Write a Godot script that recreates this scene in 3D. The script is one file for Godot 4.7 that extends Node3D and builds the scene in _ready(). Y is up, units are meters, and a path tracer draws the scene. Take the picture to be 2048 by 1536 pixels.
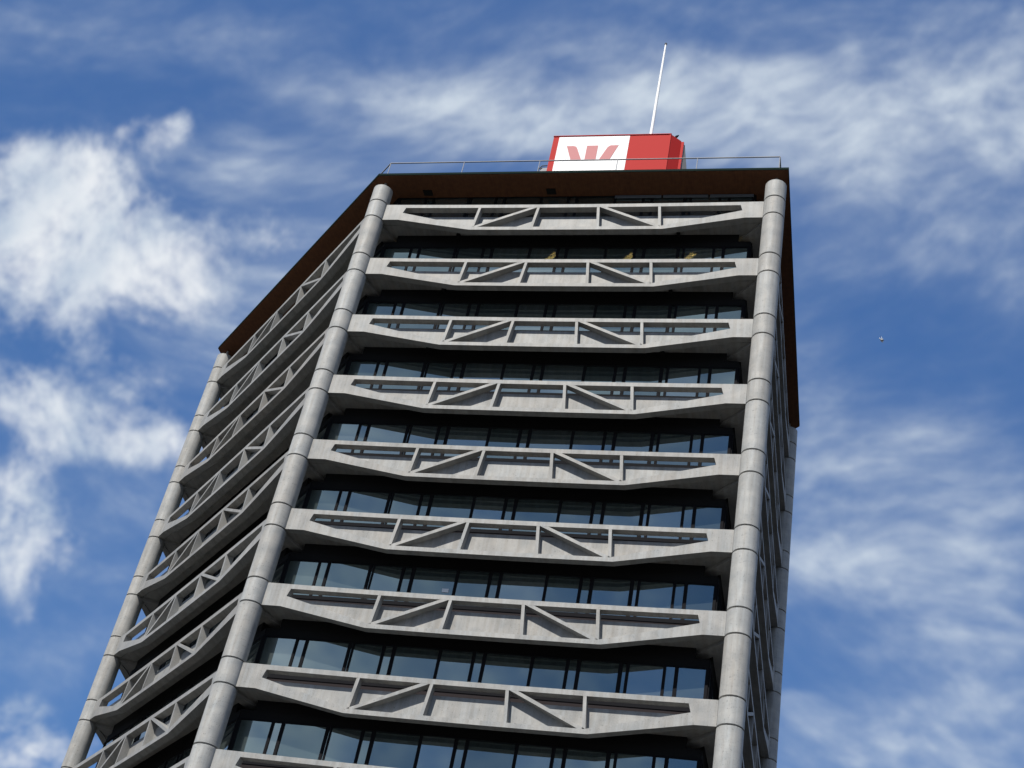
extends Node3D
# A concrete office tower seen from the street, looking up. World y = 0 is the street; TOP is the height of the uppermost truss.

const TOP := 48.9          # height of the top edge of the uppermost truss
const STOREY := 3.6
const SPAN := 18.563       # length of one truss
const COLUMN_R := 0.495
const END_GAP := 0.4854    # from a column's axis to the end of its truss
const PROUD := 0.1257      # the trusses' front plane lies this far outside the line of column axes
const SAG := 0.07          # the long trusses hang a little at midspan
const LEVELS := 12
const GLASS_Z := -1.18     # plane of the glazing behind the truss front
const CORNERS := [Vector2(-14.2979, -13.9382), Vector2(-0.4854, -0.1257), Vector2(19.0484, -0.1257), Vector2(19.0484, -19.6596), Vector2(5.2359, -33.4721), Vector2(-14.2979, -33.4721)]
# edges of the upright glazing bars along one face
const BARS := [[1.37, 1.48], [1.79, 1.92], [3.64, 3.76], [3.81, 3.88], [5.08, 5.19], [5.51, 5.65], [7.42, 7.53], [8.8, 8.92], [9.23, 9.36], [11.15, 11.26], [12.54, 12.66], [12.97, 13.11], [14.58, 14.73], [14.87, 14.98], [16.27, 16.38], [16.71, 16.85]]
# clouds: azimuth, elevation (degrees, azimuth from -z towards +x), the three terms of the ellipse, weight
const CUMULUS := [
	[-42.59, 36.46, 0.21172, -0.01404, 0.21487, 0.9], [-40.13, 37.48, 0.18575, -0.04295, 0.24359, 0.9], [-36.35, 36.74, 0.24803, -0.06798, 0.37128, 0.75], [-40.57, 34.71, 0.21229, -0.24726, 0.62506, 0.8],
	[-43.19, 38.05, 0.67905, -0.3906, 1.14451, 0.7], [-40.74, 38.97, 0.92009, -0.24087, 1.19654, 0.55], [-43.16, 34.92, 0.34848, 0.05067, 0.24701, 0.8], [-34.33, 36.36, 0.29481, -0.0898, 0.47956, 0.5],
	[-32.67, 39.47, 0.47912, -0.21015, 0.92563, 0.45], [-31.44, 39.2, 1.74188, -0.41232, 2.61651, 0.4], [-38.89, 41.31, 1.20557, -0.58485, 2.02264, 1.2], [-38.42, 41.92, 4.74221, -0.5849, 5.19207, 0.7],
	[-40.75, 40.53, 7.03781, -3.83812, 11.8109, 0.5], [-38.87, 40.35, 2.25927, -1.05061, 3.73195, 0.25], [-40.7, 32.3, 0.49424, -0.54837, 1.42052, 0.5], [-39.19, 33.54, 0.94282, -0.33068, 1.49129, 0.45],
	[-35.51, 35.1, 0.8684, -0.30685, 1.46367, 0.45], [-37.69, 35.4, 0.5473, -0.47742, 1.41033, 0.5], [-40.06, 29.78, 0.31263, -0.25145, 0.7813, 0.75], [-37.95, 29.74, 0.26666, -0.24671, 0.77432, 0.75],
	[-33.51, 29.79, 0.40545, -0.21861, 0.94684, 0.95], [-35.44, 29.36, 0.49859, -0.42469, 1.46401, 0.65], [-38.68, 26.85, 1.32814, -0.33809, 2.09263, 0.6], [-37.44, 28.24, 1.09212, -0.73655, 2.66256, 0.45],
	[-37.59, 25.28, 0.3543, 0.01793, 0.35204, 0.8], [-35.96, 24.61, 0.66881, -0.22485, 1.27657, 0.6], [-37.15, 22.99, 0.92973, -0.2641, 1.67928, 0.6], [-35.86, 22.01, 1.6743, -1.39153, 5.37591, 0.3],
	[-34.75, 18.54, 0.37528, -0.23673, 1.13531, 0.7], [-33.57, 17.17, 0.34191, -0.45079, 1.78978, 0.95], [-31.64, 20.24, 4.93892, -4.28737, 18.4964, 0.3], [-35.45, 31.91, 0.69281, -0.35902, 1.46069, 0.42],
	[-37.63, 32.41, 1.10506, -0.76903, 2.56217, 0.3], [-34.38, 35.91, 2.31173, -1.64151, 5.6514, 0.3], [-30.91, 25.8, 1.34513, -0.87875, 3.90741, 0.2], [-32.55, 18.13, 0.80848, -0.70114, 3.12212, 0.4],
]
const CIRRUS := [
	[-33.68, 45.23, 1.04458, -1.22667, 3.42505, 0.4], [-34.24, 44.63, 3.55824, -1.4351, 5.99569, 0.2], [-29.48, 45.78, 0.30214, -0.51378, 1.62929, 0.5], [-23.9, 46.86, 0.16918, -0.28468, 1.19828, 0.62],
	[-19.42, 47.05, 0.1104, -0.22081, 1.22006, 0.68], [-26.15, 45.76, 0.39, -0.73507, 2.63103, 0.3], [-21.65, 45.75, 0.14152, -0.41935, 1.97387, 0.45], [-12.27, 48.53, 0.0762, -0.05502, 0.67243, 0.66],
	[-9.51, 49.82, 0.18925, -0.09684, 1.66399, 0.42], [-5.87, 49.8, 0.18888, -0.0162, 1.33358, 0.4], [-4.51, 48.39, 0.08492, 0.00524, 0.54236, 0.5], [0.67, 47.72, 0.14967, 0.01698, 0.26916, 0.45],
	[4.88, 49.54, 0.1482, 0.05748, 0.50122, 0.45], [7.78, 47.92, 0.65875, -0.01171, 0.19688, 0.45], [-14.46, 46.52, 0.11102, -0.25814, 2.03747, 0.45], [-6.66, 47.04, 0.22014, -0.05558, 1.61874, 0.35],
	[-1.79, 46.58, 0.27729, 0.01921, 0.73171, 0.3], [-1.78, 50.8, 7.04712, 0.32661, 1.75638, 0.2], [-31.26, 46.87, 0.07896, -0.20565, 0.67791, 0.12], [-44.9, 42.83, 0.22818, -0.3257, 0.62351, 0.12],
	[-1.87, 52.11, 0.02582, 0.08011, 0.7953, 0.13], [-20.35, 50.41, 0.04911, -0.12155, 0.72699, 0.14], [-31.74, 42.1, 0.12199, -0.24873, 0.75593, 0.15], [-31.09, 38.45, 0.06491, -0.0109, 0.09327, 0.26],
	[-36.16, 40.9, 0.26954, -0.20139, 0.63557, 0.1], [-31.92, 35.63, 0.13289, -0.01421, 0.1678, 0.25], [-0.9, 33.73, 0.1625, -0.00126, 0.17861, 0.36], [-2.43, 35.85, 0.73564, 0.01012, 0.51372, 0.3],
	[-2.13, 30.7, 0.22834, -0.07032, 1.27685, 0.3], [1.43, 31.07, 0.09001, -0.01686, 0.73891, 0.3], [4.85, 29.81, 0.13803, -0.00663, 0.5688, 0.3], [5.4, 33.07, 0.25368, -0.00478, 0.22545, 0.3],
	[4.71, 25.31, 0.09939, -0.01225, 0.2981, 0.5], [0.68, 23.6, 0.06649, -0.06305, 0.96553, 0.42], [-1.83, 24.9, 0.46955, -0.36943, 4.43618, 0.25], [-2.92, 25.38, 1.26162, -1.74878, 18.8836, 0.3],
	[2.54, 35.39, 0.28836, 5e-05, 0.53321, 0.2], [-3.15, 39.23, 0.4119, 0.00703, 0.39084, 0.1], [-0, 42.87, 0.07218, 0.03177, 1.03345, 0.16], [3.9, 44.55, 0.13781, 0.04016, 0.54517, 0.22],
	[7.04, 41.89, 0.86643, 0.02021, 0.75194, 0.25], [-8.28, 44.57, 0.10655, -0.09381, 1.56564, 0.15], [3.55, 27.88, 0.07812, -0.04154, 1.75379, 0.25], [-33.85, 27.38, 0.13571, -0.09201, 0.37908, 0.12],
	[-31.69, 24.95, 0.12433, -0.18887, 0.68122, 0.12], [-32.53, 21.66, 0.12812, -0.19523, 0.72085, 0.14],
]

var M := {}
var rng := RandomNumberGenerator.new()


func _ready() -> void:
	rng.seed = 4711
	# ---- camera, sky, sun, exposure
	var cam := Camera3D.new()
	cam.name = "camera"
	cam.fov = 30.68
	cam.near = 0.1
	cam.far = 6000.0
	cam.position = Vector3(23.637, 1.633, 46.942)
	cam.rotation = Vector3(0.63255, 0.31389, 0.21366)
	add_child(cam)
	cam.current = true
	var env := Environment.new()
	env.background_mode = Environment.BG_SKY
	var sky := Sky.new()
	var pano := PanoramaSkyMaterial.new()
	pano.panorama = make_sky()
	sky.sky_material = pano
	env.sky = sky
	env.background_energy_multiplier = 0.8
	env.sky_rotation = Vector3(0, PI, 0)   # the picture's middle column looks along -z
	env.tonemap_mode = Environment.TONE_MAPPER_LINEAR
	env.tonemap_exposure = 1.25
	env.sdfgi_enabled = true
	env.ssao_enabled = true
	env.ssil_enabled = true
	var we := WorldEnvironment.new()
	we.name = "world_environment"
	we.environment = env
	add_child(we)
	var sun := DirectionalLight3D.new()
	sun.name = "sun"
	sun.light_energy = 1.6
	sun.light_color = Color(1.0, 0.98, 0.945)
	sun.light_angular_distance = 0.53
	sun.shadow_enabled = true
	add_child(sun)
	sun.look_at_from_position(Vector3(-0.36, 1.28, 1.0) * 10.0, Vector3.ZERO, Vector3.UP)
	make_materials()

	# ---- setting
	var g := SurfaceTool.new()
	g.begin(Mesh.PRIMITIVE_TRIANGLES)
	poly(g, [Vector3(-1500, 0, -1500), Vector3(1500, 0, -1500), Vector3(1500, 0, 1500), Vector3(-1500, 0, 1500)], Vector3.UP)
	var ground := part(self, "ground", done(g), M.asphalt, Transform3D.IDENTITY)
	ground.set_meta("kind", "structure")
	ground.set_meta("label", "dark asphalt street ground around the tower")
	ground.set_meta("category", "ground")

	build_tower()
	build_roof_things()
	build_small_things()


# ---------------------------------------------------------------- mesh helpers

func begun() -> SurfaceTool:
	var st := SurfaceTool.new()
	st.begin(Mesh.PRIMITIVE_TRIANGLES)
	return st


func done(st: SurfaceTool, smooth := false) -> ArrayMesh:
	if not smooth:
		st.generate_normals()
	return st.commit()


func tri(st: SurfaceTool, a: Vector3, b: Vector3, c: Vector3, n: Vector3) -> void:
	var x := (b - a).cross(c - a)
	if x.length_squared() < 1e-12:
		return
	st.set_smooth_group(-1)
	if x.dot(n) > 0.0:
		st.add_vertex(a); st.add_vertex(c); st.add_vertex(b)
	else:
		st.add_vertex(a); st.add_vertex(b); st.add_vertex(c)


func poly(st: SurfaceTool, p: Array, n: Vector3) -> void:
	for i in range(1, p.size() - 1):
		tri(st, p[0], p[i], p[i + 1], n)


func box(st: SurfaceTool, a: Vector3, b: Vector3) -> void:
	var lo := Vector3(minf(a.x, b.x), minf(a.y, b.y), minf(a.z, b.z))
	var hi := Vector3(maxf(a.x, b.x), maxf(a.y, b.y), maxf(a.z, b.z))
	poly(st, [Vector3(lo.x, lo.y, hi.z), Vector3(hi.x, lo.y, hi.z), Vector3(hi.x, hi.y, hi.z), Vector3(lo.x, hi.y, hi.z)], Vector3.BACK)
	poly(st, [Vector3(lo.x, lo.y, lo.z), Vector3(hi.x, lo.y, lo.z), Vector3(hi.x, hi.y, lo.z), Vector3(lo.x, hi.y, lo.z)], Vector3.FORWARD)
	poly(st, [Vector3(lo.x, lo.y, lo.z), Vector3(lo.x, lo.y, hi.z), Vector3(lo.x, hi.y, hi.z), Vector3(lo.x, hi.y, lo.z)], Vector3.LEFT)
	poly(st, [Vector3(hi.x, lo.y, lo.z), Vector3(hi.x, lo.y, hi.z), Vector3(hi.x, hi.y, hi.z), Vector3(hi.x, hi.y, lo.z)], Vector3.RIGHT)
	poly(st, [Vector3(lo.x, hi.y, lo.z), Vector3(hi.x, hi.y, lo.z), Vector3(hi.x, hi.y, hi.z), Vector3(lo.x, hi.y, hi.z)], Vector3.UP)
	poly(st, [Vector3(lo.x, lo.y, lo.z), Vector3(hi.x, lo.y, lo.z), Vector3(hi.x, lo.y, hi.z), Vector3(lo.x, lo.y, hi.z)], Vector3.DOWN)


func box_mesh(a: Vector3, b: Vector3) -> ArrayMesh:
	var st := begun()
	box(st, a, b)
	return done(st)


# an outline in x and y, given thickness from z0 (back) to z1 (front)
func prism_xy(st: SurfaceTool, p: PackedVector2Array, z0: float, z1: float) -> void:
	var idx := Geometry2D.triangulate_polygon(p)
	for i in range(0, idx.size(), 3):
		var a := p[idx[i]]; var b := p[idx[i + 1]]; var c := p[idx[i + 2]]
		tri(st, Vector3(a.x, a.y, z1), Vector3(b.x, b.y, z1), Vector3(c.x, c.y, z1), Vector3.BACK)
		tri(st, Vector3(a.x, a.y, z0), Vector3(b.x, b.y, z0), Vector3(c.x, c.y, z0), Vector3.FORWARD)
	var turn := -1.0 if Geometry2D.is_polygon_clockwise(p) else 1.0
	for i in p.size():
		var a := p[i]; var b := p[(i + 1) % p.size()]
		var e := (b - a) * turn
		poly(st, [Vector3(a.x, a.y, z0), Vector3(b.x, b.y, z0), Vector3(b.x, b.y, z1), Vector3(a.x, a.y, z1)], Vector3(e.y, -e.x, 0))


# an outline in x and z, given height from y0 to y1; the outline is convex or at least star-shaped round its middle
func prism_xz(st: SurfaceTool, p: PackedVector2Array, y0: float, y1: float) -> void:
	var mid := Vector2.ZERO
	for q in p:
		mid += q / p.size()
	for i in p.size():
		var a := p[i]; var b := p[(i + 1) % p.size()]
		tri(st, Vector3(mid.x, y1, mid.y), Vector3(a.x, y1, a.y), Vector3(b.x, y1, b.y), Vector3.UP)
		tri(st, Vector3(mid.x, y0, mid.y), Vector3(a.x, y0, a.y), Vector3(b.x, y0, b.y), Vector3.DOWN)
		var out := (a + b) * 0.5 - mid
		var e := b - a
		var n := Vector2(e.y, -e.x)
		if n.dot(out) < 0.0:
			n = -n
		poly(st, [Vector3(a.x, y0, a.y), Vector3(b.x, y0, b.y), Vector3(b.x, y1, b.y), Vector3(a.x, y1, a.y)], Vector3(n.x, 0, n.y))


# a turned shape: profile points are (radius, height), bottom to top; smooth round the axis, creased where the profile bends sharply
func lathe(profile: PackedVector2Array, sides: int, xf := Transform3D.IDENTITY, st: SurfaceTool = null) -> ArrayMesh:
	var own := st == null
	if own:
		st = begun()
	for k in profile.size() - 1:
		var a := profile[k]; var b := profile[k + 1]
		var d := b - a
		if d.length() < 1e-6:
			continue
		var nr := Vector2(d.y, -d.x).normalized()
		for i in sides:
			var t0 := TAU * i / sides; var t1 := TAU * (i + 1) / sides
			var q := []
			for s in [[a, t0], [a, t1], [b, t1], [b, t0]]:
				var r: Vector2 = s[0]; var t: float = s[1]
				q.append([xf * Vector3(r.x * cos(t), r.y, r.x * sin(t)), xf.basis * Vector3(nr.x * cos(t), nr.y, nr.x * sin(t))])
			for o in [[0, 1, 2], [0, 2, 3]]:
				var p0: Vector3 = q[o[0]][0]; var p1: Vector3 = q[o[1]][0]; var p2: Vector3 = q[o[2]][0]
				var x := (p1 - p0).cross(p2 - p0)
				if x.length_squared() < 1e-14:
					continue
				var order: Array = [o[0], o[2], o[1]] if x.dot(q[o[0]][1]) > 0.0 else o
				for v in order:
					st.set_normal((q[v][1] as Vector3).normalized())
					st.add_vertex(q[v][0])
	return st.commit() if own else null


func tube(st: SurfaceTool, a: Vector3, b: Vector3, r0: float, r1: float, sides := 10) -> void:
	var y := (b - a).normalized()
	var x := y.cross(Vector3.RIGHT if absf(y.x) < 0.8 else Vector3.BACK).normalized()
	var xf := Transform3D(Basis(x, y, x.cross(y)), a)
	var h := a.distance_to(b)
	lathe(PackedVector2Array([Vector2(0, 0), Vector2(r0, 0), Vector2(r1, h), Vector2(0, h)]), sides, xf, st)


func part(parent: Node3D, called: String, mesh: Mesh, mat: Material, xf: Transform3D) -> MeshInstance3D:
	var o := MeshInstance3D.new()
	o.name = called
	o.mesh = mesh
	o.material_override = mat
	parent.add_child(o, true)
	o.transform = parent.global_transform.affine_inverse() * xf
	return o


func thing(called: String, label: String, category: String, at: Vector3, group := "") -> Node3D:
	var o := Node3D.new()
	o.name = called
	add_child(o, true)
	o.position = at
	tag(o, label, category, group)
	return o


func tag(o: Node, label: String, category: String, group := "") -> void:
	o.set_meta("label", label)
	o.set_meta("category", category)
	if group != "":
		o.set_meta("group", group)


# ---------------------------------------------------------------- plan of the tower

func along(i: int) -> Vector2:
	return (CORNERS[(i + 1) % 6] - CORNERS[i]).normalized()


func outward(i: int) -> Vector2:
	var d := along(i)
	return Vector2(-d.y, d.x)


# the plan moved outwards by o on every side
func plan(o: float) -> PackedVector2Array:
	var r := PackedVector2Array()
	for i in 6:
		var n0 := outward((i + 5) % 6); var n1 := outward(i)
		var c: Vector2 = CORNERS[i]
		var det := n0.x * n1.y - n0.y * n1.x
		r.append(c + Vector2(o * (n1.y - n0.y), o * (n0.x - n1.x)) / det)
	return r


# frame of a face: x along it, y up, z outwards, origin at the top left end of its truss
func face(i: int, level: float) -> Transform3D:
	var d := along(i); var n := outward(i)
	var c: Vector2 = CORNERS[i] + d * END_GAP + n * PROUD
	return Transform3D(Basis(Vector3(d.x, 0, d.y), Vector3.UP, Vector3(n.x, 0, n.y)), Vector3(c.x, TOP - STOREY * level, c.y))


func hang(x: float) -> float:
	var t := clampf(x / SPAN, 0.0, 1.0)
	return -SAG * 4.0 * t * (1.0 - t)


func sagged(p: Array) -> PackedVector2Array:
	var r := PackedVector2Array()
	for q: Vector2 in p:
		r.append(Vector2(q.x, q.y + hang(q.x)))
	return r


func run(a: Vector2, b: Vector2, n: int) -> Array:
	var r := []
	for i in n:
		r.append(a.lerp(b, float(i) / n))
	return r


# ---------------------------------------------------------------- the tower

func truss_mesh() -> ArrayMesh:
	var w := SPAN
	var o := []; var q := []
	# outer and inner outline in matching steps, clockwise from the top left
	o += run(Vector2(0, 0), Vector2(w, 0), 18)
	q += run(Vector2(1.056, -0.205), Vector2(w - 1.056, -0.205), 18)
	o += run(Vector2(w, 0), Vector2(w, -1.0266), 1)
	q += run(Vector2(w - 1.056, -0.205), Vector2(w - 0.953, -0.55), 1)
	o += run(Vector2(w, -1.0266), Vector2(w - 0.811, -1.02), 1)
	q += run(Vector2(w - 0.953, -0.55), Vector2(w - 0.953, -0.55), 1)
	o += run(Vector2(w - 0.811, -1.02), Vector2(w - 4.587, -1.68), 6)
	q += run(Vector2(w - 0.953, -0.55), Vector2(w - 4.72, -1.49), 6)
	o += run(Vector2(w - 4.587, -1.68), Vector2(4.587, -1.68), 10)
	q += run(Vector2(w - 4.72, -1.49), Vector2(4.72, -1.49), 10)
	o += run(Vector2(4.587, -1.68), Vector2(0.811, -1.02), 6)
	q += run(Vector2(4.72, -1.49), Vector2(0.953, -0.55), 6)
	o += run(Vector2(0.811, -1.02), Vector2(0, -1.0266), 1)
	q += run(Vector2(0.953, -0.55), Vector2(0.953, -0.55), 1)
	o += run(Vector2(0, -1.0266), Vector2(0, 0), 1)
	q += run(Vector2(0.953, -0.55), Vector2(1.056, -0.205), 1)
	var a := sagged(o); var b := sagged(q)
	var st := begun()
	var z := -0.36
	for i in a.size():
		var j := (i + 1) % a.size()
		for s in [[0.0, Vector3.BACK], [z, Vector3.FORWARD]]:
			poly(st, [Vector3(a[i].x, a[i].y, s[0]), Vector3(a[j].x, a[j].y, s[0]), Vector3(b[j].x, b[j].y, s[0]), Vector3(b[i].x, b[i].y, s[0])], s[1])
		var e := a[j] - a[i]
		poly(st, [Vector3(a[i].x, a[i].y, 0), Vector3(a[j].x, a[j].y, 0), Vector3(a[j].x, a[j].y, z), Vector3(a[i].x, a[i].y, z)], Vector3(-e.y, e.x, 0))
		e = b[j] - b[i]
		poly(st, [Vector3(b[i].x, b[i].y, 0), Vector3(b[j].x, b[j].y, 0), Vector3(b[j].x, b[j].y, z), Vector3(b[i].x, b[i].y, z)], Vector3(e.y, -e.x, 0))
	return done(st)


func bar_mesh(top_l: Vector2, top_r: Vector2, low_r: Vector2, low_l: Vector2) -> ArrayMesh:
	var st := begun()
	prism_xy(st, sagged([top_l, top_r, low_r, low_l]), -0.357, -0.003)
	return done(st)


func parapet_mesh() -> ArrayMesh:
	var w := SPAN
	var p := []
	p += run(Vector2(0.02, -0.5), Vector2(w - 0.02, -0.5), 12)
	p += run(Vector2(w - 0.02, -0.5), Vector2(w - 0.02, -0.97), 1)
	p += run(Vector2(w - 0.02, -0.97), Vector2(w - 0.811, -0.97), 1)
	p += run(Vector2(w - 0.811, -0.97), Vector2(w - 4.587, -1.52), 4)
	p += run(Vector2(w - 4.587, -1.52), Vector2(4.587, -1.52), 6)
	p += run(Vector2(4.587, -1.52), Vector2(0.811, -0.97), 4)
	p += run(Vector2(0.811, -0.97), Vector2(0.02, -0.97), 1)
	p += run(Vector2(0.02, -0.97), Vector2(0.02, -0.5), 1)
	var st := begun()
	prism_xy(st, sagged(p), -0.48, -0.355)
	return done(st)


func drum_mesh(y0: float, y1: float) -> ArrayMesh:
	var r := COLUMN_R
	return lathe(PackedVector2Array([Vector2(0.3, y0), Vector2(r - 0.015, y0), Vector2(r, y0 + 0.015), Vector2(r, y1 - 0.015), Vector2(r - 0.015, y1), Vector2(0.3, y1)]), 48)


func build_tower() -> void:
	var base := Vector3(2.4, 0, -16.8)
	var tower := thing("office_tower", "tall grey concrete office tower with truss balconies and round corner columns", "building", base)
	var truss := truss_mesh()
	var parapet := parapet_mesh()
	var w := SPAN
	# uprights lean outwards towards the foot; each brace falls from the top of an inner upright to the foot of the outer one
	var ups := []
	for x: Array in [[4.80, 4.66], [7.745, 7.605]]:
		ups.append(bar_mesh(Vector2(x[0], -0.19), Vector2(x[0] + 0.13, -0.19), Vector2(x[1] + 0.13, -1.51), Vector2(x[1], -1.51)))
	for x: Array in [[7.745, 7.605], [4.80, 4.66]]:
		ups.append(bar_mesh(Vector2(w - x[0] - 0.13, -0.19), Vector2(w - x[0], -0.19), Vector2(w - x[1], -1.51), Vector2(w - x[1] - 0.13, -1.51)))
	var braces := [
		bar_mesh(Vector2(7.42, -0.19), Vector2(7.745, -0.19), Vector2(4.93, -1.51), Vector2(4.62, -1.51)),
		bar_mesh(Vector2(w - 7.745, -0.19), Vector2(w - 7.42, -0.19), Vector2(w - 4.62, -1.51), Vector2(w - 4.93, -1.51)),
	]
	# ---- columns
	var long_drum := drum_mesh(-STOREY + 0.0635, -1.0865)
	var collar := drum_mesh(-1.0315, 0.0085)
	var cap := drum_mesh(0.0635, 1.1)
	for i in 6:
		var c: Vector2 = CORNERS[i]
		var at := Vector3(c.x, TOP, c.y)
		if i > 3:
			part(tower, "column", lathe(PackedVector2Array([Vector2(0, -TOP), Vector2(COLUMN_R, -TOP), Vector2(COLUMN_R, 1.1), Vector2(0, 1.1)]), 32), M.column, Transform3D(Basis(), at))
			continue
		var col := part(tower, "column", lathe(PackedVector2Array([Vector2(0, -TOP), Vector2(0.43, -TOP), Vector2(0.43, 1.05), Vector2(0.07, 1.05), Vector2(0.07, 1.615), Vector2(0, 1.615)]), 32), M.column, Transform3D(Basis(), at))
		part(col, "column_cap", cap, M.column, Transform3D(Basis(), at))
		for k in LEVELS:
			var turn := Basis(Vector3.UP, rng.randf() * TAU)
			part(col, "column_collar", collar, M.drums[rng.randi() % 4], Transform3D(turn, at - Vector3(0, STOREY * k, 0)))
			part(col, "column_drum", long_drum, M.drums[rng.randi() % 4], Transform3D(turn, at - Vector3(0, STOREY * k, 0)))
	# ---- floors
	var slab_st := begun()
	prism_xz(slab_st, plan(PROUD - 0.42), -1.0, -0.66)
	var slab := done(slab_st)
	for k in LEVELS:
		part(tower, "floor_slab", slab, M.casts[k % 4], Transform3D(Basis(), Vector3(0, TOP - STOREY * k, 0)))
	var core_st := begun()
	prism_xz(core_st, plan(-7.0), 0.0, TOP + 1.6)
	part(tower, "core_wall", done(core_st), M.plaster, Transform3D.IDENTITY)
	var podium_st := begun()
	prism_xz(podium_st, plan(-1.4), 0.0, TOP - STOREY * LEVELS + 2.55)
	part(tower, "podium_wall", done(podium_st), M.concrete, Transform3D.IDENTITY)
	# ---- trusses and parapets
	for f in [1, 0, 2, 5]:
		for k in LEVELS:
			var xf := face(f, k)
			var cast: Material = M.casts[rng.randi() % 4]
			var t := part(tower, "truss", truss, cast, xf)
			for m: ArrayMesh in ups:
				part(t, "upright", m, cast, xf)
			for m: ArrayMesh in braces:
				part(t, "brace", m, cast, xf)
			part(tower, "parapet_panel", parapet, M.casts[rng.randi() % 4], xf)
	# ---- glazing
	var ends := [[-0.05, 18.61], [-0.05, 17.99], [0.57, 18.61], [-0.05, 18.61], [-0.05, 17.99], [0.57, 18.61]]
	for f in [1, 0, 2, 5]:
		var x0: float = ends[f][0]; var x1: float = ends[f][1]
		for k in LEVELS:
			var xf := face(f, k)
			var head := 1.59 if k == 0 else 1.75
			var fr := begun()
			box(fr, Vector3(x0, -0.03, GLASS_Z - 0.09), Vector3(x1, 0.13, GLASS_Z + 0.06))
			box(fr, Vector3(x0, head, GLASS_Z - 0.09), Vector3(x1, head + 0.05 if k > 0 else 1.615, GLASS_Z + 0.055))
			box(fr, Vector3(x0, 0.13, GLASS_Z - 0.08), Vector3(x0 + 0.12, head, GLASS_Z + 0.05))
			box(fr, Vector3(x1 - 0.12, 0.13, GLASS_Z - 0.08), Vector3(x1, head, GLASS_Z + 0.05))
			if f != 1:
				for b: Array in BARS:
					box(fr, Vector3(b[0], 0.13, GLASS_Z - 0.08), Vector3(b[1], head, GLASS_Z + 0.045))
			var frame := part(tower, "window_frame", done(fr), M.frame, xf)
			if f == 1:
				var left := x0 + 0.12
				for n in BARS.size() + 1:
					var right: float = BARS[n][0] if n < BARS.size() else x1 - 0.12
					var pw := right - left
					var m := box_mesh(Vector3(-pw * 0.5 + 0.001, (0.131 - head) * 0.5, -0.012), Vector3(pw * 0.5 - 0.001, (head - 0.131) * 0.5, 0.012))
					var tilt := Basis.from_euler(Vector3(rng.randf_range(-0.012, 0.012), rng.randf_range(-0.01, 0.01), 0))
					part(frame, "pane", m, M.panes[rng.randi() % 4], xf * Transform3D(tilt, Vector3((left + right) * 0.5, (head + 0.13) * 0.5, GLASS_Z - 0.012)))
					if n < BARS.size():
						part(frame, "glazing_bar", box_mesh(Vector3(BARS[n][0], 0.13, GLASS_Z - 0.08), Vector3(BARS[n][1], head, GLASS_Z + 0.045)), M.frame, xf)
						left = BARS[n][1]
			else:
				part(frame, "pane", box_mesh(Vector3(x0 + 0.11, 0.12, GLASS_Z - 0.024), Vector3(x1 - 0.11, head + 0.004, GLASS_Z)), M.panes[0], xf)
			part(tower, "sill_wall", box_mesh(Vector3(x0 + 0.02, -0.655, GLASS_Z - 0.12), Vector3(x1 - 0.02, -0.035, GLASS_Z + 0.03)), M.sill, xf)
			if k > 0:
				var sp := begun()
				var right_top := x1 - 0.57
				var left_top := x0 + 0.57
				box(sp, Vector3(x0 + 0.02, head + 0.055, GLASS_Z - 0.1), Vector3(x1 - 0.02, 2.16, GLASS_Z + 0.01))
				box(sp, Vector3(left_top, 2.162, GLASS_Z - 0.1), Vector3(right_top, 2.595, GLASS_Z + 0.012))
				part(tower, "spandrel_panel", done(sp), M.black, xf)  # near-black colour paints in the dark soffit that the glass would reflect
				if f == 1:
					for x: float in [3.62, 14.5]:
						part(tower, "bracket", box_mesh(Vector3(x, 2.46, GLASS_Z + 0.015), Vector3(x + 0.16, 2.594, GLASS_Z + 0.22)), M.black, xf)
	# ---- beams that run from each column to the core under every floor
	for i in 4:
		var c: Vector2 = CORNERS[i]
		var inner: Vector2 = plan(-3.0)[i]
		var dir := (inner - c).normalized()
		var beam := box_mesh(Vector3(-0.24, -1.16, 0.3), Vector3(0.24, -1.002, c.distance_to(inner)))
		for k in LEVELS:
			var b := Basis(Vector3(dir.y, 0, -dir.x), Vector3.UP, Vector3(dir.x, 0, dir.y))
			part(tower, "corner_beam", beam, M.casts[(k + i) % 4], Transform3D(b, Vector3(c.x, TOP - STOREY * k, c.y)))
	# ---- roof
	var fs := begun()
	prism_xz(fs, plan(0.58), 1.65, 1.78)
	part(tower, "roof_edge", done(fs), M.roof_edge, Transform3D(Basis(), Vector3(0, TOP, 0)))
	var so := begun()
	prism_xz(so, plan(0.55), 1.62, 1.648)
	part(tower, "eaves_soffit", done(so), M.timber, Transform3D(Basis(), Vector3(0, TOP, 0)))
	var ft := face(1, 0)
	for x: float in [1.62, 8.02]:
		part(tower, "soffit_vent", box_mesh(Vector3(x - 0.23, 1.58, -0.95), Vector3(x + 0.23, 1.619, -0.58)), M.black, ft)
	for x: Array in [[11.2, 13.48], [13.58, 15.76], [15.86, 17.94]]:
		part(tower, "blind_box", box_mesh(Vector3(x[0], 1.43, GLASS_Z + 0.062), Vector3(x[1], 1.58, GLASS_Z + 0.12)), M.blind, ft)
	# plant room on the roof, behind the edge
	part(tower, "plant_room", box_mesh(Vector3(5.2, 1.79, -12.0), Vector3(13.2, 6.0, -4.05)), M.concrete, Transform3D(Basis(), Vector3(0, TOP, 0)))


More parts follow.
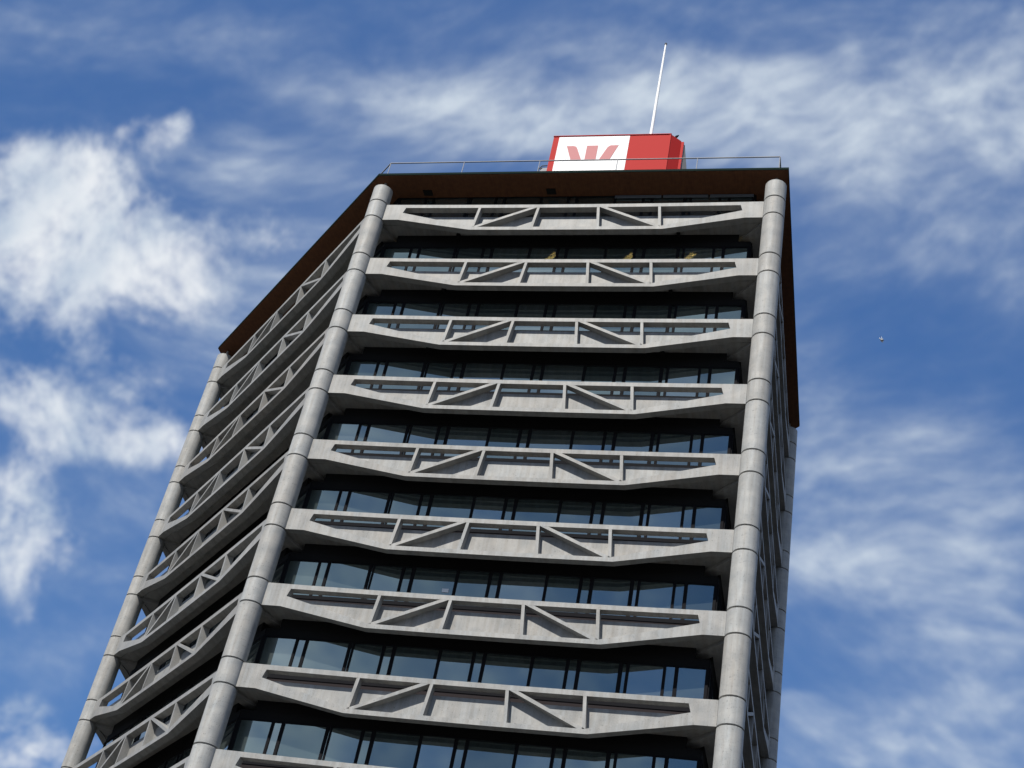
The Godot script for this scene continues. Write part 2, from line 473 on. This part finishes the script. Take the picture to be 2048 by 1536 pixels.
func build_roof_things() -> void:
	# ---- railing round the roof
	var ring := plan(0.08)
	var r0 := Vector3(0, TOP + 1.78, 0)
	var rail := thing("roof_railing", "thin grey metal handrail running round the edge of the flat roof", "railing", Vector3(2.4, TOP + 1.78, -16.8))
	var post_st := begun()
	tube(post_st, Vector3.ZERO, Vector3(0, 1.26, 0), 0.022, 0.022, 8)
	var post := post_st.commit()
	for i in 6:
		var a := ring[i]; var b := ring[(i + 1) % 6]
		var st := begun()
		tube(st, Vector3(a.x, 1.26, a.y), Vector3(b.x, 1.26, b.y), 0.033, 0.033, 10)
		part(rail, "rail", st.commit(), M.metal, Transform3D(Basis(), r0))
		for k in 5:
			var p := a.lerp(b, k / 5.0)
			part(rail, "post", post, M.metal, Transform3D(Basis(), r0 + Vector3(p.x, 0, p.y)))
	# ---- the sign
	var s0 := Vector3(9.67, TOP + 6.0, -4.3)
	var sx := Transform3D(Basis(), Vector3(0, TOP, 0))
	var sign_ := thing("rooftop_sign", "red and white box sign with a red W logo on the tower roof", "sign", s0)
	var body := begun()
	prism_xz(body, PackedVector2Array([Vector2(6.45, -4.0), Vector2(12.89, -4.0), Vector2(13.39, -4.5), Vector2(13.3, -5.4), Vector2(6.45, -5.4)]), 6.02, 9.16)
	part(sign_, "sign_body", done(body), M.red, sx)
	part(sign_, "white_panel", box_mesh(Vector3(6.77, 6.1, -4.02), Vector3(10.67, 9.1, -3.985)), M.white, sx)
	var strokes := [
		[Vector2(7.29, 8.37), Vector2(7.66, 8.37), Vector2(7.76, 8.345), Vector2(7.85, 8.26), Vector2(7.90, 8.16), Vector2(8.24, 7.25), Vector2(7.66, 7.25)],
		[Vector2(8.41, 8.37), Vector2(9.02, 8.37), Vector2(9.02, 7.25), Vector2(8.41, 7.25)],
		[Vector2(10.14, 8.37), Vector2(9.77, 8.37), Vector2(9.67, 8.345), Vector2(9.58, 8.26), Vector2(9.53, 8.16), Vector2(9.19, 7.25), Vector2(9.77, 7.25)],
	]
	for p: Array in strokes:
		var st := begun()
		prism_xy(st, PackedVector2Array(p), -3.99, -3.97)
		part(sign_, "logo_stroke", done(st), M.pink, sx)
	for x: Array in [[12.82, 12.9]]:
		part(sign_, "corner_trim", box_mesh(Vector3(x[0], 6.02, -4.01), Vector3(x[1], 9.175, -3.98)), M.red, sx)
	part(sign_, "top_trim", box_mesh(Vector3(6.43, 9.162, -4.03), Vector3(12.92, 9.2, -3.96)), M.red, sx)
	part(sign_, "side_fin", box_mesh(Vector3(13.4, 6.02, -4.62), Vector3(13.54, 9.1, -4.5)), M.red, sx)
	var br := begun()
	prism_xy(br, PackedVector2Array([Vector2(13.545, 6.02), Vector2(13.545, 9.0), Vector2(13.58, 9.0), Vector2(14.02, 6.02)]), -4.7, -4.63)
	part(sign_, "brace_plate", done(br), M.dark_metal, sx)
	# ---- flagpole on the sign
	var fp := thing("flagpole", "bare white tapered flagpole rising from the top of the red sign", "flagpole", Vector3(11.75, TOP + 9.2, -4.2))
	var fx := Transform3D(Basis(), Vector3(11.75, TOP + 9.16, -4.2))
	part(fp, "pole", lathe(PackedVector2Array([Vector2(0, 0.0), Vector2(0.085, 0.0), Vector2(0.08, 3.2), Vector2(0.05, 7.75), Vector2(0, 7.75)]), 20), M.white, fx)
	part(fp, "truck_cap", lathe(PackedVector2Array([Vector2(0, 7.752), Vector2(0.07, 7.752), Vector2(0.075, 7.86), Vector2(0.03, 7.93), Vector2(0, 7.93)]), 16), M.dark_metal, fx)
	part(fp, "base_bracket", box_mesh(Vector3(-0.28, 0.041, -0.12), Vector3(0.28, 0.12, 0.12)), M.dark_metal, fx)
	# ---- a small vent beside the sign
	var v := thing("roof_vent", "small grey vent housing with bent pipe left of the red sign", "vent", Vector3(6.0, TOP + 6.0, -4.4))
	part(v, "housing", box_mesh(Vector3(6.02, 6.005, -4.7), Vector3(6.42, 6.9, -4.15)), M.metal, sx)
	var pipe := begun()
	tube(pipe, Vector3(5.93, 6.01, -4.1), Vector3(5.95, 6.75, -4.1), 0.03, 0.03, 8)
	tube(pipe, Vector3(5.95, 6.75, -4.1), Vector3(6.12, 6.98, -4.1), 0.03, 0.03, 8)
	tube(pipe, Vector3(6.12, 6.98, -4.1), Vector3(6.4, 7.0, -4.1), 0.03, 0.03, 8)
	part(v, "pipe", pipe.commit(), M.dark_metal, sx)


func build_small_things() -> void:
	# ---- lit ceiling lights behind the glass of the storey under the top truss
	var names := ["pair of lit yellowish ceiling tubes behind top storey glass, leftmost of three", "pair of lit yellowish ceiling tubes behind top storey glass, middle of three", "pair of lit yellowish ceiling tubes behind top storey glass, nearest right column"]
	var spots := [Vector2(8.53, -1.76), Vector2(12.34, -1.79), Vector2(15.28, -1.75)]
	for i in 3:
		var q: Vector2 = spots[i]
		var at := Vector3(q.x, TOP - 1.6, q.y)
		var l := thing("ceiling_light", names[i], "ceiling light", at, "lit office ceiling lights")
		var xf := Transform3D(Basis(Vector3.UP, PI / 4.0), at)
		part(l, "housing", box_mesh(Vector3(-0.03, 0.045, 0.02), Vector3(0.2, 0.1, 1.3)).duplicate(), M.white, xf * Transform3D(Basis(Vector3.UP, PI), Vector3(0.17, 0, 0)))
		for dx: float in [0.0, 0.15]:
			var st := begun()
			tube(st, Vector3(dx, 0, 0), Vector3(dx, 0, -1.25), 0.04, 0.04, 8)
			part(l, "tube", st.commit(), M.tube, xf)
		var om := OmniLight3D.new()
		om.name = "tube_light"
		om.light_energy = 0.12
		om.light_color = Color(1.0, 0.88, 0.6)
		om.omni_range = 8.0
		om.omni_attenuation = 2.0
		om.light_size = 0.1
		om.shadow_enabled = true
		add_child(om, true)
		om.position = xf * Vector3(0.07, -0.12, -0.6)
	# ---- paper on a window
	var pf := face(1, 6)
	var paper := part(self, "paper_notice", box_mesh(Vector3(6.97, 0.69, GLASS_Z + 0.016), Vector3(7.25, 0.86, GLASS_Z + 0.019)), M.paper, pf)
	tag(paper, "small white paper sheet stuck on a window above a truss", "paper")
	# ---- bird perched on the sign
	var bp := Vector3(13.12, TOP + 9.16, -4.36)
	var pb := thing("perched_bird", "small black bird perched on the right end of the red sign", "bird", bp)
	var bx := Transform3D(Basis(Vector3.UP, 0.5) * Basis(Vector3.BACK, -0.6), bp + Vector3(0, 0.2, 0))
	var st2 := begun()
	lathe(PackedVector2Array([Vector2(0, -0.26), Vector2(0.022, -0.25), Vector2(0.028, -0.14), Vector2(0.06, -0.07), Vector2(0.072, 0.0), Vector2(0.06, 0.07), Vector2(0.038, 0.11), Vector2(0.045, 0.14), Vector2(0.036, 0.18), Vector2(0.012, 0.2), Vector2(0.0, 0.245)]), 14, Transform3D(), st2)
	part(pb, "body", st2.commit(), M.black, bx)
	for z: float in [-0.025, 0.025]:
		var lg := begun()
		tube(lg, Vector3(0, 0.003, z), Vector3(0, 0.12, z), 0.006, 0.006, 6)
		part(pb, "leg", lg.commit(), M.black, Transform3D(Basis(Vector3.UP, 0.5), bp))
	# ---- gull in flight
	var gp := Vector3(24.7, TOP + 78.33, -104.3)
	var gull := thing("flying_gull", "white gull with dark wing tip flying in the blue sky", "bird", gp)
	var gx := Transform3D(Basis.from_euler(Vector3(0.95, 0.3, -0.7)).scaled(Vector3.ONE * 1.3), gp)
	var gb := begun()
	lathe(PackedVector2Array([Vector2(0, -0.3), Vector2(0.06, -0.29), Vector2(0.03, -0.2), Vector2(0.09, -0.08), Vector2(0.11, 0.04), Vector2(0.08, 0.16), Vector2(0.06, 0.2), Vector2(0.065, 0.25), Vector2(0.03, 0.3), Vector2(0, 0.36)]), 14, Transform3D(Basis(Vector3.BACK, -PI / 2.0), Vector3.ZERO), gb)
	part(gull, "body", gb.commit(), M.feather, gx)
	for s: float in [-1.0, 1.0]:
		var wg := begun()
		wing(wg, [Vector3(0.12, 0.03, 0.05 * s), Vector3(-0.1, 0.03, 0.05 * s), Vector3(0.16, 0.2, 0.34 * s), Vector3(-0.06, 0.19, 0.34 * s)])
		wing(wg, [Vector3(0.16, 0.2, 0.34 * s), Vector3(-0.06, 0.19, 0.34 * s), Vector3(0.0, 0.2, 0.6 * s), Vector3(-0.14, 0.19, 0.58 * s)])
		var wn := part(gull, "wing", done(wg), M.feather_grey, gx)
		var wt := begun()
		wing(wt, [Vector3(0.0, 0.2, 0.6 * s), Vector3(-0.14, 0.19, 0.58 * s), Vector3(-0.16, 0.16, 0.76 * s), Vector3(-0.2, 0.15, 0.74 * s)])
		part(wn, "wing_tip", done(wt), M.black, gx)


# a thin four-cornered blade with a little thickness
func wing(st: SurfaceTool, p: Array) -> void:
	var up := Vector3(0, 0.012, 0)
	var a: Vector3 = p[0]; var b: Vector3 = p[1]; var c: Vector3 = p[2]; var d: Vector3 = p[3]
	poly(st, [a + up, b + up, d + up, c + up], Vector3.UP)
	poly(st, [a - up, b - up, d - up, c - up], Vector3.DOWN)
	var mid := (a + b + c + d) * 0.25
	for e: Array in [[a, b], [b, d], [d, c], [c, a]]:
		var m: Vector3 = (e[0] + e[1]) * 0.5 - mid
		poly(st, [e[0] - up, e[1] - up, e[1] + up, e[0] + up], Vector3(m.x, 0, m.z))


# ---------------------------------------------------------------- materials

func plain(linear: Color, rough: float, metal := 0.0, spec := 0.5) -> StandardMaterial3D:
	var m := StandardMaterial3D.new()
	m.albedo_color = linear.linear_to_srgb()
	m.roughness = rough
	m.metallic = metal
	m.metallic_specular = spec
	return m


func noise_bytes(seed_: int, freq: float, octaves: int, w: int, h: int) -> PackedByteArray:
	var n := FastNoiseLite.new()
	n.seed = seed_
	n.noise_type = FastNoiseLite.TYPE_SIMPLEX_SMOOTH
	n.frequency = freq
	n.fractal_octaves = octaves
	var im := n.get_seamless_image(w, h)
	if w != 1024 or h != 1024:
		im.resize(1024, 1024, Image.INTERPOLATE_CUBIC)
	im.convert(Image.FORMAT_L8)
	return im.get_data()


# concrete: broad mottling, fine grain, upright runs, pits and pale lime bloom; the texture spans 8 m
func concrete_texture(seed_: int, pits: float) -> ImageTexture:
	var broad := noise_bytes(seed_, 0.008, 5, 1024, 1024)
	var fine := noise_bytes(seed_ + 1, 0.16, 3, 1024, 1024)
	var runs := noise_bytes(seed_ + 2, 0.03, 4, 1024, 64)
	var spots := noise_bytes(seed_ + 3, 0.045, 4, 1024, 1024)
	var px := PackedByteArray()
	px.resize(1024 * 1024 * 3)
	for i in 1024 * 1024:
		var v := 0.9 + (broad[i] - 128) * 0.0006 + (fine[i] - 128) * 0.00045 + (runs[i] - 128) * 0.0006
		var s := spots[i]
		if s > 196:
			v += (s - 196) * 0.001
		elif s < 78 and fine[i] < 118:
			v -= (78 - s) * pits
		var warm := (runs[i] - 128) * -0.0001 + (broad[i] - 128) * 0.0001
		px[i * 3] = int(clampf(v + warm, 0.0, 1.0) * 255.0)
		px[i * 3 + 1] = int(clampf(v, 0.0, 1.0) * 255.0)
		px[i * 3 + 2] = int(clampf(v - warm, 0.0, 1.0) * 255.0)
	return ImageTexture.create_from_image(Image.create_from_data(1024, 1024, false, Image.FORMAT_RGB8, px))


func textured(linear: Color, tex: Texture2D, rough: float, metres: float) -> StandardMaterial3D:
	var m := plain(linear, rough, 0.0, 0.5)
	m.albedo_texture = tex
	m.uv1_triplanar = true
	m.uv1_world_triplanar = true
	m.uv1_scale = Vector3.ONE / metres
	return m


func make_materials() -> void:
	var wall := concrete_texture(11, 0.004)
	var pitted := concrete_texture(57, 0.009)
	M.casts = []
	M.drums = []
	for t: Array in [[1.0, 0.0], [0.94, 0.012], [1.05, -0.006], [0.98, 0.02]]:
		var k: float = t[0]; var w: float = t[1]
		M.casts.append(textured(Color(0.305 * (k + w), 0.305 * k, 0.296 * (k - w)), wall, 0.61, 8.0))
		M.drums.append(textured(Color(0.385 * (k + w), 0.387 * k, 0.376 * (k - w)), pitted, 0.66, 6.0))
	M.concrete = M.casts[0]
	M.column = M.drums[0]
	M.asphalt = textured(Color(0.04, 0.04, 0.04), wall, 0.95, 8.0)
	M.plaster = plain(Color(0.4, 0.39, 0.37), 0.9)
	M.frame = plain(Color(0.012, 0.012, 0.014), 0.8, 0.0, 0.15)
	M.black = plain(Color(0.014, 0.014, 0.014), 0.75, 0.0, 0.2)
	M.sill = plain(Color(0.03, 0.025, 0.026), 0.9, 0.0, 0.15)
	M.panes = []
	for c: Color in [Color(0.29, 0.36, 0.355), Color(0.23, 0.295, 0.295), Color(0.35, 0.42, 0.415), Color(0.26, 0.33, 0.325)]:
		var p := plain(c, 0.02, 0.88)
		p.albedo_color.a = 0.1
		p.transparency = BaseMaterial3D.TRANSPARENCY_ALPHA
		M.panes.append(p)
	M.roof_edge = plain(Color(0.01, 0.02, 0.018), 0.9, 0.0, 0.15)
	M.timber = textured(Color(0.14, 0.052, 0.018), wall, 0.9, 3.0)
	M.blind = plain(Color(0.13, 0.15, 0.18), 0.7)
	M.metal = plain(Color(0.32, 0.325, 0.34), 0.75, 0.0, 0.25)
	M.dark_metal = plain(Color(0.1, 0.105, 0.115), 0.85, 0.0, 0.2)
	M.red = plain(Color(0.4, 0.022, 0.02), 0.7, 0.0, 0.25)
	M.pink = plain(Color(0.52, 0.235, 0.235), 0.75, 0.0, 0.25)
	M.white = plain(Color(0.84, 0.84, 0.84), 0.75, 0.0, 0.25)
	M.paper = plain(Color(0.75, 0.77, 0.8), 0.8)
	M.feather = plain(Color(0.75, 0.75, 0.75), 0.8)
	M.feather_grey = plain(Color(0.5, 0.52, 0.55), 0.8)
	var t := plain(Color(0.9, 0.85, 0.6), 0.5)
	t.emission_enabled = true
	t.emission = Color(1.0, 0.86, 0.5)
	t.emission_energy_multiplier = 11.0
	M.tube = t


# ---------------------------------------------------------------- sky

const SKY_W := 4096
const SKY_H := 2048
const COARSE_W := 1024
const COARSE_H := 256      # the upper half only

var puff := FastNoiseLite.new()
var wisp := FastNoiseLite.new()
var veil := FastNoiseLite.new()
var haze_n := FastNoiseLite.new()


func splat(field: PackedFloat32Array, list: Array) -> void:
	for b: Array in list:
		var az: float = b[0]; var el: float = b[1]; var qa: float = b[2]; var qb: float = b[3]; var qc: float = b[4]; var w: float = b[5]
		var det := qa * qc - qb * qb
		var rx := 2.2 * sqrt(qc / det); var ry := 2.2 * sqrt(qa / det)
		var ca := cos(deg_to_rad(el))
		for y in range(maxi(0, int((90.0 - el - ry) / 90.0 * COARSE_H)), mini(COARSE_H - 1, int((90.0 - el + ry) / 90.0 * COARSE_H)) + 1):
			var e := 90.0 - (y + 0.5) / COARSE_H * 90.0
			var dy := e - el
			for x in range(int((az - rx / ca + 180.0) / 360.0 * COARSE_W), int((az + rx / ca + 180.0) / 360.0 * COARSE_W) + 1):
				var a := (x + 0.5) / COARSE_W * 360.0 - 180.0
				var dx := (a - az) * ca
				var q := qa * dx * dx + 2.0 * qb * dx * dy + qc * dy * dy
				if q < 5.0:
					field[y * COARSE_W + ((x + COARSE_W) % COARSE_W)] += w * exp(-q * 0.9)


func smooth(a: float, b: float, x: float) -> float:
	var t := clampf((x - a) / (b - a), 0.0, 1.0)
	return t * t * (3.0 - 2.0 * t)


func sky_pixel(d: Vector3, fc: float, fs: float) -> Color:
	# clear air: deeper overhead, paler towards the horizon
	var h := pow(1.0 - clampf(d.y, 0.0, 1.0), 2.2)
	var c := Color(0.049, 0.13, 0.352).lerp(Color(0.11, 0.27, 0.6), clampf(h * 1.3, 0.0, 1.0))
	c = c.lerp(Color(0.42, 0.54, 0.72), smooth(0.6, 1.0, h))
	# thin high cloud, drawn out along the wind
	var along_ := Vector3(0.94, -0.302, -0.161).lerp(Vector3(0.957, 0.289, -0.029), smooth(0.45, 0.72, d.y)).normalized()
	var warp := Vector3(veil.get_noise_3dv(d * 6.0), veil.get_noise_3dv(d * 6.0 + Vector3(31, 7, 3)), veil.get_noise_3dv(d * 6.0 + Vector3(5, 71, 13)))
	var p := d - along_ * d.dot(along_) * 0.7 + warp * 0.02
	var s := wisp.get_noise_3dv(p * 9.0)
	var s2 := wisp.get_noise_3dv(p * 30.0 + Vector3(9, 2, 4))
	var s3 := wisp.get_noise_3dv((d - along_ * d.dot(along_) * 0.5 + warp * 0.01) * 62.0)
	var a := (fs + 0.012) * exp(s * 1.0 + s2 * 0.95 + s3 * 0.75) * 0.8
	a = 1.0 - exp(-maxf(a, 0.0) * 1.2)
	c = c.lerp(Color(0.71, 0.79, 0.86), a * 0.92)
	# heaped cloud with ragged edges
	var f := 1.0 - exp(-fc * 1.2)
	var q := d + warp * 0.018
	var n := puff.get_noise_3dv(q * 9.0)
	var n2 := puff.get_noise_3dv(q * 28.0 + Vector3(3, 1, 8))
	var n3 := puff.get_noise_3dv(q * 75.0 + Vector3(1, 6, 2))
	var k := f + (n * 0.5 + n2 * 0.5 + n3 * 0.28) * (0.25 + f * (1.28 - f))
	var body := smooth(0.16, 1.04, k)
	var shade := haze_n.get_noise_3dv(q * 11.0) + n2 * 0.35
	var white := Color(0.87, 0.9, 0.93).lerp(Color(0.55, 0.64, 0.75), clampf(0.42 + shade * 1.0 - (k - 0.7) * 0.6, 0.0, 1.0))
	c = c.lerp(white, body * 0.96)
	return c


func make_sky() -> ImageTexture:
	puff.seed = 21
	puff.noise_type = FastNoiseLite.TYPE_SIMPLEX_SMOOTH
	puff.frequency = 1.0
	puff.fractal_octaves = 5
	puff.fractal_gain = 0.56
	wisp.seed = 5
	wisp.noise_type = FastNoiseLite.TYPE_SIMPLEX_SMOOTH
	wisp.frequency = 1.0
	wisp.fractal_octaves = 5
	veil.seed = 77
	veil.noise_type = FastNoiseLite.TYPE_SIMPLEX_SMOOTH
	veil.frequency = 1.0
	veil.fractal_octaves = 2
	haze_n.seed = 40
	haze_n.noise_type = FastNoiseLite.TYPE_SIMPLEX_SMOOTH
	haze_n.frequency = 1.0
	haze_n.fractal_octaves = 3
	var fc := PackedFloat32Array(); fc.resize(COARSE_W * COARSE_H)
	var fs := PackedFloat32Array(); fs.resize(COARSE_W * COARSE_H)
	# the sky at large has the same mix of veils and heaps as the charted part
	for y in COARSE_H:
		var e := deg_to_rad(90.0 - (y + 0.5) / COARSE_H * 90.0)
		for x in COARSE_W:
			var az := (x + 0.5) / COARSE_W * 360.0 - 180.0
			var da := absf(wrapf(az + 20.0, -180.0, 180.0))
			var out := maxf(smooth(30.0, 42.0, da), maxf(smooth(56.0, 66.0, rad_to_deg(e)), 1.0 - smooth(8.0, 15.0, rad_to_deg(e))))
			var r := deg_to_rad(az)
			var d := Vector3(sin(r) * cos(e), sin(e), -cos(r) * cos(e))
			fc[y * COARSE_W + x] = out * maxf(0.0, veil.get_noise_3dv(d * 2.2) * 1.3 + 0.12)
			fs[y * COARSE_W + x] = 0.015 + out * maxf(0.0, 0.3 + veil.get_noise_3dv(d * 1.7 + Vector3(4, 4, 4)) * 0.6)
	splat(fc, CUMULUS)
	splat(fs, CIRRUS)
	var coarse := PackedByteArray(); coarse.resize(COARSE_W * COARSE_H * 3)
	for y in COARSE_H:
		var e := deg_to_rad(90.0 - (y + 0.5) / COARSE_H * 90.0)
		for x in COARSE_W:
			var r := deg_to_rad((x + 0.5) / COARSE_W * 360.0 - 180.0)
			var i := y * COARSE_W + x
			var c := sky_pixel(Vector3(sin(r) * cos(e), sin(e), -cos(r) * cos(e)), fc[i], fs[i]).linear_to_srgb()
			coarse[i * 3] = c.r8; coarse[i * 3 + 1] = c.g8; coarse[i * 3 + 2] = c.b8
	var upper := Image.create_from_data(COARSE_W, COARSE_H, false, Image.FORMAT_RGB8, coarse)
	upper.resize(SKY_W, SKY_H / 2, Image.INTERPOLATE_CUBIC)
	# the same sky again, finer where the clouds are charted
	var fields := []
	for f: PackedFloat32Array in [fc, fs]:
		var im := Image.create_from_data(COARSE_W, COARSE_H, false, Image.FORMAT_RF, f.to_byte_array())
		im.resize(SKY_W, SKY_H / 2, Image.INTERPOLATE_BILINEAR)
		fields.append(im.get_data().to_float32_array())
	var x0 := int((-54.0 + 180.0) / 360.0 * SKY_W); var x1 := int((16.0 + 180.0) / 360.0 * SKY_W)
	var y0 := int((90.0 - 58.0) / 180.0 * SKY_H); var y1 := int((90.0 - 13.0) / 180.0 * SKY_H)
	var w := x1 - x0; var hh := y1 - y0
	var px := PackedByteArray(); px.resize(w * hh * 3)
	for y in hh:
		var e := deg_to_rad(90.0 - (y + y0 + 0.5) / SKY_H * 180.0)
		for x in w:
			var r := deg_to_rad((x + x0 + 0.5) / SKY_W * 360.0 - 180.0)
			var i := (y + y0) * SKY_W + x + x0
			var c := sky_pixel(Vector3(sin(r) * cos(e), sin(e), -cos(r) * cos(e)), fields[0][i], fields[1][i]).linear_to_srgb()
			var o := (y * w + x) * 3
			px[o] = c.r8; px[o + 1] = c.g8; px[o + 2] = c.b8
	upper.blit_rect(Image.create_from_data(w, hh, false, Image.FORMAT_RGB8, px), Rect2i(0, 0, w, hh), Vector2i(x0, y0))
	var whole := Image.create_empty(SKY_W, SKY_H, false, Image.FORMAT_RGB8)
	whole.fill(Color(0.3, 0.31, 0.32))
	whole.blit_rect(upper, Rect2i(0, 0, SKY_W, SKY_H / 2), Vector2i.ZERO)
	return ImageTexture.create_from_image(whole)
